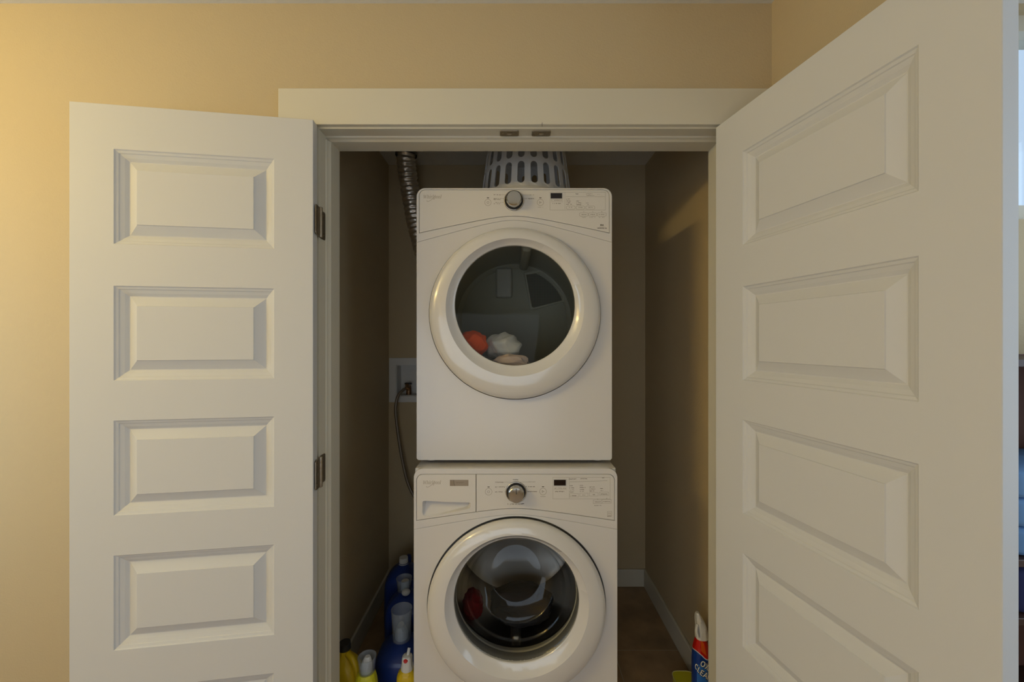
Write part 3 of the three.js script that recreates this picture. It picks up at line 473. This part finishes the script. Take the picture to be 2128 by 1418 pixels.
// ------------------------------------------------------------------ foil vent duct
{
  const t = thing('dryer_duct', 'crinkled silver foil duct rising from behind the dryer to the closet ceiling', 'duct', [-0.55, CL.ceil, -2.10]);
  const pts = [V(-0.553, 2.395, -2.09), V(-0.558, 2.33, -2.105), V(-0.548, 2.22, -2.135), V(-0.528, 2.08, -2.155), V(-0.50, 1.95, -2.16), V(-0.455, 1.78, -2.165), V(-0.39, 1.58, -2.185), V(-0.31, 1.40, -2.192), V(-0.2, 1.26, -2.195), V(-0.08, 1.22, -2.195)].map(p => p.sub(t.position));
  const c = new THREE.CatmullRomCurve3(pts), n = 300, m = 26, fr = c.computeFrenetFrames(n, false), r = rng(9), pos = [], idx = [], uv = [], jit = Array.from({ length: 40 }, () => Array.from({ length: m }, () => r() - 0.5));
  for (let i = 0; i <= n; i++) {
    const p = c.getPointAt(i / n), ph = i / n * 55;
    for (let j = 0; j <= m; j++) { const a = j / m * Math.PI * 2, k = 0.0475 + 0.0028 * Math.cos(ph * Math.PI * 2) + 0.009 * jit[Math.floor(ph) % 40][j % m] * Math.abs(Math.sin(ph * Math.PI)); const q = p.clone().addScaledVector(fr.normals[i], Math.cos(a) * k).addScaledVector(fr.binormals[i], Math.sin(a) * k); pos.push(q.x, q.y, q.z); uv.push(j / m, i / n); }
  }
  for (let i = 0; i < n; i++) for (let j = 0; j < m; j++) { const a = i * (m + 1) + j, b = a + m + 1; idx.push(a, a + 1, b, a + 1, b + 1, b); }
  const g = new THREE.BufferGeometry(); g.setAttribute('position', new THREE.Float32BufferAttribute(pos, 3)); g.setAttribute('uv', new THREE.Float32BufferAttribute(uv, 2)); g.setIndex(idx); g.computeVertexNormals();
  mesh('foil_tube', g, M.foil, t);
  mesh('ceiling_collar', new THREE.CylinderGeometry(0.056, 0.056, 0.03, 32, 1, true).translate(-0.003, -0.015, 0.012), std(lin(0.3, 0.29, 0.27), 0.4, { metalness: 1, side: THREE.DoubleSide }), t);
}
// ------------------------------------------------------------------ recessed water outlet box and supply hose
{
  const zb = -CL.back, t = thing('washer_outlet_box', 'white recessed water outlet box on the closet back wall', 'outlet box', [-0.563, 1.043, zb]);
  const T = g => g.translate(0.563, -1.043, -zb);
  const s = poly([[-0.697, 1.043], [-0.43, 1.043], [-0.43, 1.294], [-0.697, 1.294]]), p = new THREE.Path(); p.moveTo(-0.656, 1.078); p.lineTo(-0.656, 1.253); p.lineTo(-0.47, 1.253); p.lineTo(-0.47, 1.078); p.closePath(); s.holes.push(p);
  mesh('flange', T(extr(s, 0.006, zb, 0.0015)), M.whitePlastic, t);
  const e = 0.003; mesh('recess', T(merge([bx(-0.656, -0.656 + e, 1.078, 1.253, zb - 0.085, zb), bx(-0.47 - e, -0.47, 1.078, 1.253, zb - 0.085, zb), bx(-0.656, -0.47, 1.253 - e, 1.253, zb - 0.085, zb), bx(-0.656, -0.47, 1.078, 1.078 + e, zb - 0.085, zb), bx(-0.656, -0.47, 1.078, 1.253, zb - 0.088, zb - 0.085)])), M.whitePlastic, t);
  for (const x of [-0.598, -0.527]) {
    const v = mesh('valve', T(merge([new THREE.CylinderGeometry(0.013, 0.015, 0.05, 20).translate(x, 1.106, zb - 0.045), new THREE.CylinderGeometry(0.011, 0.011, 0.05, 18).rotateX(Math.PI / 2 - 0.5).translate(x, 1.125, zb - 0.03)])), M.brass, t);
    mesh('valve_handle', T(rbx(x - 0.02, x + 0.02, 1.140, 1.149, zb - 0.042, zb - 0.026, 0.003)), M.dark, v);
  }
  const h = thing('water_hose', 'thin brown water supply hose hanging from the outlet box', 'hose', [-0.6, 1.1, -2.2]);
  const pts = [P(848, 806, 2.262), P(839, 810, 2.235), P(828, 822, 2.21), P(822.5, 845, 2.2), P(824, 875, 2.2), P(830, 920, 2.2), P(838, 965, 2.2), P(848, 1005, 2.2), P(861, 1032, 2.2), P(885, 1062, 2.2), P(905, 1095, 2.2)].map(p => p.sub(h.position));
  mesh('hose_tube', tube(pts, 0.0085, 90, 14), M.hose, h);
  mesh('coupling', new THREE.CylinderGeometry(0.013, 0.013, 0.022, 12).rotateZ(1.15).rotateY(0.5).translate(...P(846, 807, 2.25).sub(h.position).toArray()), M.brass, h);
}
// ------------------------------------------------------------------ detergent bottles on the left
const cyl = (r0, r1, h, y = 0, seg = 32) => new THREE.CylinderGeometry(r1, r0, h, seg).translate(0, y + h / 2, 0);
function cup(r0, r1, h, wall = 0.002) { return new THREE.LatheGeometry([[0.0001, 0], [r0, 0], [r1, h], [r1 + 0.0012, h + 0.0015], [r1 - wall, h + 0.001], [r0 - wall, wall], [0.0001, wall]].map(p => new THREE.Vector2(...p)), 40); }
function jug(label, x, Z, hgt, rx, rz, neckX, group) {
  const j = thing('detergent_jug', label, 'jug', [x, 0, -Z], group);
  mesh('jug_body', smoothLoft([[0, rx * 0.93, rz * 0.93, 0, 0, 4], [0.008, rx, rz, 0, 0, 4], [hgt * 0.3, rx, rz, 0, 0, 4], [hgt * 0.62, rx * 0.99, rz, 0, 0, 4], [hgt * 0.78, rx * 0.9, rz * 0.92, 0, 0, 3.4], [hgt * 0.88, rx * 0.66, rz * 0.7, neckX * 0.6, 0, 2.8], [hgt * 0.94, rx * 0.4, rz * 0.46, neckX, 0, 2.2], [hgt * 0.97, 0.025, 0.025, neckX, 0, 2], [hgt, 0.025, 0.025, neckX, 0, 2]], 7, 48), M.bluePlastic, j);
  mesh('jug_handle', tube([V(neckX + 0.018, hgt * 0.9, -rz * 0.3), V(neckX + 0.01, hgt * 0.97, -rz * 0.75), V(0, hgt * 0.86, -rz * 1.12), V(0, hgt * 0.66, -rz * 1.12), V(0, hgt * 0.55, -rz * 0.85)], 0.013, 40, 14), M.bluePlastic, j);
  return j;
}
{
  const g = 'blue detergent jugs beside the washer';
  const a = jug('dark blue detergent jug with a plain white cap against the closet back wall', -0.548, 2.02, 0.272, 0.084, 0.088, 0.0, g);
  mesh('cap', mergeGeometries([clean(cyl(0.023, 0.021, 0.028, 0.268)), clean(cyl(0.0245, 0.0245, 0.006, 0.266))]), M.whitePlastic, a);
  const b = jug('dark blue detergent jug with a small clear cup and white spout, middle of the row', -0.482, 1.825, 0.255, 0.088, 0.082, 0.0, g);
  mesh('measuring_cup', cup(0.029, 0.034, 0.052).translate(-0.012, 0.252, -0.004), M.clear, b);
  mesh('spout', cyl(0.019, 0.017, 0.04, 0.254).translate(-0.006, 0, 0), M.whitePlastic, b);
  mesh('spout_knob', new THREE.SphereGeometry(0.019, 24, 16).scale(1, 0.7, 1).translate(0.006, 0.262, 0.032), M.whitePlastic, b);
  const c = jug('dark blue detergent jug with a tall clear measuring cup on top', -0.446, 1.615, 0.19, 0.095, 0.092, 0.0, g);
  mesh('measuring_cup', cup(0.036, 0.0405, 0.118).translate(0, 0.188, 0), M.clear, c);
  mesh('pour_spout', smoothLoft([[0.191, 0.025, 0.025, 0, 0, 2], [0.205, 0.025, 0.025, 0, 0, 2], [0.225, 0.022, 0.023, -0.002, 0, 2], [0.243, 0.012, 0.022, -0.004, 0.002, 2]], 4, 28), M.whitePlastic, c);
}
{
  const y = thing('fabric_softener_jug', 'yellow jug with a black cap and loop handle by the closet left wall', 'jug', [-0.622, 0, -1.50]);
  mesh('jug_body', smoothLoft([[0, 0.058, 0.046, 0, 0, 3.2], [0.01, 0.062, 0.05, 0, 0, 3.2], [0.13, 0.06, 0.05, 0, 0, 3], [0.18, 0.048, 0.044, -0.002, 0, 2.4], [0.21, 0.026, 0.026, -0.006, 0, 2], [0.222, 0.02, 0.02, -0.006, 0, 2], [0.236, 0.02, 0.02, -0.006, 0, 2]], 6, 40), M.yellow, y);
  mesh('jug_handle', tube([V(0.008, 0.222, 0.01), V(0.032, 0.212, 0.022), V(0.05, 0.18, 0.03), V(0.055, 0.14, 0.034), V(0.05, 0.10, 0.036)], 0.011, 40, 14), M.yellow, y);
  mesh('cap', cyl(0.0215, 0.0205, 0.024, 0.234).translate(-0.006, 0, 0), M.dark, y);
  const u = thing('softener_bottle', 'yellow bottle with a clear cup over a white spout beside the yellow jug', 'bottle', [-0.52, 0, -1.425]);
  mesh('bottle_body', smoothLoft([[0, 0.036, 0.03, 0, 0, 2.6], [0.01, 0.039, 0.033, 0, 0, 2.6], [0.15, 0.039, 0.033, 0, 0, 2.6], [0.195, 0.034, 0.031, 0, 0, 2.3], [0.21, 0.027, 0.027, 0, 0, 2]], 6, 36), M.yellow2, u);
  mesh('measuring_cup', cup(0.027, 0.031, 0.052).translate(0.002, 0.2095, -0.002), M.clear, u);
  mesh('pour_spout', smoothLoft([[0.2125, 0.02, 0.02, 0, 0.0, 2], [0.23, 0.02, 0.02, 0, 0.0, 2], [0.248, 0.016, 0.012, 0.002, -0.002, 2.2], [0.262, 0.009, 0.008, 0.004, -0.004, 2]], 4, 28), M.whitePlastic, u);
  const k = thing('cleaner_bottle', 'yellow bottle with a white flip cap and red button against the washer', 'bottle', [-0.374, 0, -1.425]);
  mesh('bottle_body', smoothLoft([[0, 0.033, 0.028, 0, 0, 2.6], [0.01, 0.036, 0.031, 0, 0, 2.6], [0.17, 0.036, 0.031, 0, 0, 2.6], [0.205, 0.033, 0.03, 0, 0, 2.3], [0.222, 0.021, 0.021, 0, 0, 2]], 6, 36), M.yellow, k);
  const cp = mesh('flip_cap', smoothLoft([[0.221, 0.0215, 0.0215, 0, 0, 2], [0.232, 0.0215, 0.0215, 0, 0, 2], [0.24, 0.019, 0.02, 0, 0, 2.4], [0.262, 0.0175, 0.018, 0, 0, 2.6], [0.268, 0.014, 0.015, 0, 0, 2.4]], 5, 28), M.whitePlastic, k);
  mesh('nozzle', tube([V(0.002, 0.262, -0.004), V(0.003, 0.276, -0.008), V(0.004, 0.284, -0.014)], 0.0055, 16, 12), M.whitePlastic, cp);
  mesh('button', new THREE.SphereGeometry(0.008, 20, 12).scale(1, 1, 0.5).rotateX(-0.9).translate(-0.001, 0.262, 0.0165), M.red, cp);
}
// ------------------------------------------------------------------ spray bottle and yellow cup on the right
{
  const c = document.createElement('canvas'); c.width = 1024; c.height = 1024; const x = c.getContext('2d');
  x.fillStyle = '#123a8c'; x.fillRect(0, 0, 1024, 1024);
  x.fillStyle = '#2f6fc4'; x.beginPath(); x.moveTo(140, 330); x.lineTo(330, 330); x.lineTo(420, 700); x.lineTo(420, 1024); x.lineTo(140, 1024); x.closePath(); x.fill();
  x.fillStyle = '#1a2f7c'; x.fillRect(450, 300, 300, 724);
  x.fillStyle = '#c41a10'; x.beginPath(); x.moveTo(0, 0); x.lineTo(1024, 0); x.lineTo(1024, 190); x.quadraticCurveTo(512, 190, 420, 230); x.quadraticCurveTo(330, 300, 240, 210); x.quadraticCurveTo(120, 150, 0, 190); x.closePath(); x.fill();
  x.strokeStyle = '#d9dbe2'; x.lineWidth = 12; x.beginPath(); x.moveTo(0, 190); x.quadraticCurveTo(120, 150, 240, 210); x.quadraticCurveTo(330, 300, 420, 230); x.quadraticCurveTo(512, 190, 1024, 190); x.stroke();
  x.fillStyle = '#d4581f'; x.beginPath(); x.moveTo(200, 20); x.lineTo(290, 60); x.lineTo(310, 210); x.lineTo(210, 150); x.closePath(); x.fill();
  x.save(); x.translate(275, 370); x.rotate(0.5); x.font = 'bold 105px sans-serif'; x.textAlign = 'center'; x.lineWidth = 14; x.strokeStyle = '#0b1440'; x.fillStyle = '#eef0ea';
  for (const [s, y] of [['OXI', 0], ['CLEAN', 108]]) { x.strokeText(s, 0, y); x.fillText(s, 0, y); } x.restore();
  x.fillStyle = '#121a4a'; x.beginPath(); x.moveTo(190, 640); x.lineTo(400, 760); x.lineTo(400, 810); x.lineTo(190, 690); x.closePath(); x.fill();
  const tex = new THREE.CanvasTexture(c); tex.colorSpace = THREE.SRGBColorSpace; tex.wrapS = THREE.RepeatWrapping;
  const b = thing('spray_bottle', 'blue and red stain remover spray bottle with a white trigger head', 'spray bottle', [0.709, 0, -1.50]);
  mesh('bottle_body', smoothLoft([[0, 0.028, 0.026, 0, 0, 2.6], [0.008, 0.0315, 0.03, 0, 0, 2.6], [0.12, 0.0315, 0.03, 0, 0, 2.5], [0.20, 0.031, 0.029, 0, 0, 2.4], [0.235, 0.0285, 0.027, 0, 0, 2.2], [0.262, 0.023, 0.022, 0, 0, 2], [0.286, 0.016, 0.016, 0, 0, 2]], 6, 48), phys(lin(1, 1, 1), 0.25, { map: tex }), b).rotation.y = -0.1;
  { const uv = b.children[0].geometry.attributes.uv; for (let i = 0; i < uv.count; i++) uv.setX(i, 0.5 - uv.getX(i)); }
  const hd = mesh('trigger_head', smoothLoft([[0.278, 0.0225, 0.02, 0.002, 0.002, 2.4], [0.292, 0.0225, 0.021, 0.002, 0.0, 2.4], [0.318, 0.019, 0.022, 0.001, -0.002, 2.4], [0.345, 0.0145, 0.02, -0.006, 0.0, 2.4], [0.366, 0.0085, 0.014, -0.014, 0.006, 2.2], [0.376, 0.0045, 0.008, -0.0155, 0.008, 2]], 6, 32), M.whitePlastic, b);
  mesh('trigger', tube([V(-0.018, 0.335, 0.012), V(-0.024, 0.315, 0.018), V(-0.022, 0.296, 0.024)], 0.005, 20, 10), M.whitePlastic, hd);
  const cu = thing('plastic_tub', 'low yellow plastic tub with a pale lip beside the spray bottle', 'tub', [0.692, 0, -1.588]);
  const tubS = (k, h, d) => [h, 0.044 * k - d, 0.045 * k - d, 0, 0, 4];
  mesh('tub_wall', smoothLoft([tubS(0.92, 0, 0), tubS(0.96, 0.01, 0), tubS(1, 0.04, 0), tubS(1, 0.0405, 0.002), tubS(0.97, 0.030, 0.003), tubS(0.94, 0.012, 0.003)].slice(0, 3), 4, 40), M.yellow2, cu);
  const lipPts = Array.from({ length: 40 }, (_, i) => { const t = i / 40 * Math.PI * 2, c = Math.cos(t), q = Math.sin(t); return V(0.0445 * Math.sign(c) * Math.abs(c) ** 0.5, 0.040, 0.0455 * Math.sign(q) * Math.abs(q) ** 0.5); });
  mesh('lip', new THREE.TubeGeometry(new THREE.CatmullRomCurve3(lipPts, true), 100, 0.0014, 8, true), phys(lin(0.7, 0.68, 0.3), 0.4), cu);
}
// ------------------------------------------------------------------ vanity light on the left wall (four warm bulbs)
{
  const v = thing('vanity_light', 'four-bulb vanity light bar on the left wall', 'wall lamp', [ROOM.left, 2.25, 0.02]);
  mesh('backplate', rbx(0, 0.025, -0.05, 0.05, -0.42, 0.42, 0.008), M.nickel, v);
  for (const z of [-0.33, -0.11, 0.11, 0.33]) {
    const a = mesh('arm', tube([V(0.02, 0, z), V(0.08, 0.005, z), V(0.11, -0.015, z), V(0.115, -0.04, z)], 0.007, 20, 10), M.nickel, v);
    mesh('bulb', new THREE.SphereGeometry(0.045, 28, 20).translate(0.115, -0.085, z), M.bulb, a);
    const l = new THREE.PointLight(LAMP, LAMP_CD, 0, 2); l.position.set(0.115, -0.085, z); l.castShadow = true; l.shadow.radius = 2.2; l.shadow.bias = -0.002; v.add(l);
  }
}
// ------------------------------------------------------------------ windows, towel shelf in the nook past the right door
function windowUnit(n, x0, x1, y0, y1, z, label) {
  const w = struct('window_' + n, null, null, label), f = 0.05;
  w.position.set((x0 + x1) / 2, y0, z); const hw = (x1 - x0) / 2, h = y1 - y0;
  mesh('window_frame', merge([bx(-hw, hw, 0, f, -0.04, 0.04), bx(-hw, hw, h - f, h, -0.04, 0.04), bx(-hw, -hw + f, f, h - f, -0.04, 0.04), bx(hw - f, hw, f, h - f, -0.04, 0.04)]), M.trim, w);
  const n2 = Math.max(1, Math.round((x1 - x0) / 1.0));
  for (let i = 0; i < n2; i++) { const a = -hw + f + (2 * hw - 2 * f) * i / n2, b = -hw + f + (2 * hw - 2 * f) * (i + 1) / n2; mesh('pane', bx(a + 0.001, b - 0.001, f, h - f, -0.003, 0.003), M.pane, w); if (i) mesh('mullion', bx(a - 0.02, a + 0.02, f, h - f, -0.03, 0.03), M.trim, w); }
  return w;
}
windowUnit(1, 1.15, 1.78, 1.765, 2.41, -1.29, 'white framed high window over the towel shelf');
windowUnit(2, WIN.x0, WIN.x1, WIN.y0, WIN.y1, ROOM.rear + 0.07, 'white framed daylight window behind the viewer');
const w3 = windowUnit(3, -(WIN3.z1 - WIN3.z0) / 2, (WIN3.z1 - WIN3.z0) / 2, WIN3.y0, WIN3.y1, 0, 'white framed window in the far right wall'); w3.rotation.y = -Math.PI / 2; w3.position.set(ROOM.right + 0.055, WIN3.y0, (WIN3.z0 + WIN3.z1) / 2);
const w4 = windowUnit(4, -(WIN4.z1 - WIN4.z0) / 2, (WIN4.z1 - WIN4.z0) / 2, WIN4.y0, WIN4.y1, 0, 'white framed window in the left wall'); w4.rotation.y = Math.PI / 2; w4.position.set(ROOM.left - 0.055, WIN4.y0, (WIN4.z0 + WIN4.z1) / 2);
{
  const s = thing('towel_shelf', 'dark wood open shelf unit holding blue towels past the right door', 'shelf', [1.44, 0, -1.09]);
  for (const sx of [-1, 1]) mesh('side_panel', rbx(sx * 0.27 - 0.01, sx * 0.27 + 0.01, 0, 1.36, -0.13, 0.14, 0.002), M.wood, s);
  mesh('back_panel', bx(-0.26, 0.26, 0.02, 1.35, -0.13, -0.122), std(lin(0.13, 0.06, 0.045), 0.6), s);
  for (const y of [0.04, 0.40, 0.72, 0.86, 1.34]) mesh('shelf_board', rbx(-0.26, 0.26, y - 0.012, y + 0.006, -0.122, 0.135, 0.002), M.wood, s);
  const fold = (name, label, y, h, col, group) => {
    const t = mesh(name, smoothLoft([[0, 0.20, 0.10, 0, 0, 6], [h * 0.12, 0.21, 0.112, 0, 0, 6], [h * 0.5, 0.212, 0.114, 0, 0, 6], [h * 0.88, 0.21, 0.112, 0, 0, 6], [h, 0.2, 0.1, 0, 0, 6]], 4, 48), cloth(col)); t.position.set(1.413, y, -1.07); tag(t, label, 'towel', group);
  };
  fold('folded_towel', 'light blue folded towel lying directly on the upper shelf board', 0.8662, 0.07, lin(0.13, 0.27, 0.52), 'towels on the dark shelf');
  fold('folded_towel', 'light blue folded towel in the middle of the upper stack', 0.9365, 0.07, lin(0.15, 0.30, 0.56), 'towels on the dark shelf');
  fold('folded_towel', 'light blue folded towel topmost on the upper stack', 1.0068, 0.068, lin(0.15, 0.30, 0.56), 'towels on the dark shelf');
  fold('folded_towel', 'navy folded towel on the board below the light blue stack', 0.7262, 0.11, lin(0.015, 0.02, 0.09), 'towels on the dark shelf');
}
renderer.render(scene, camera);
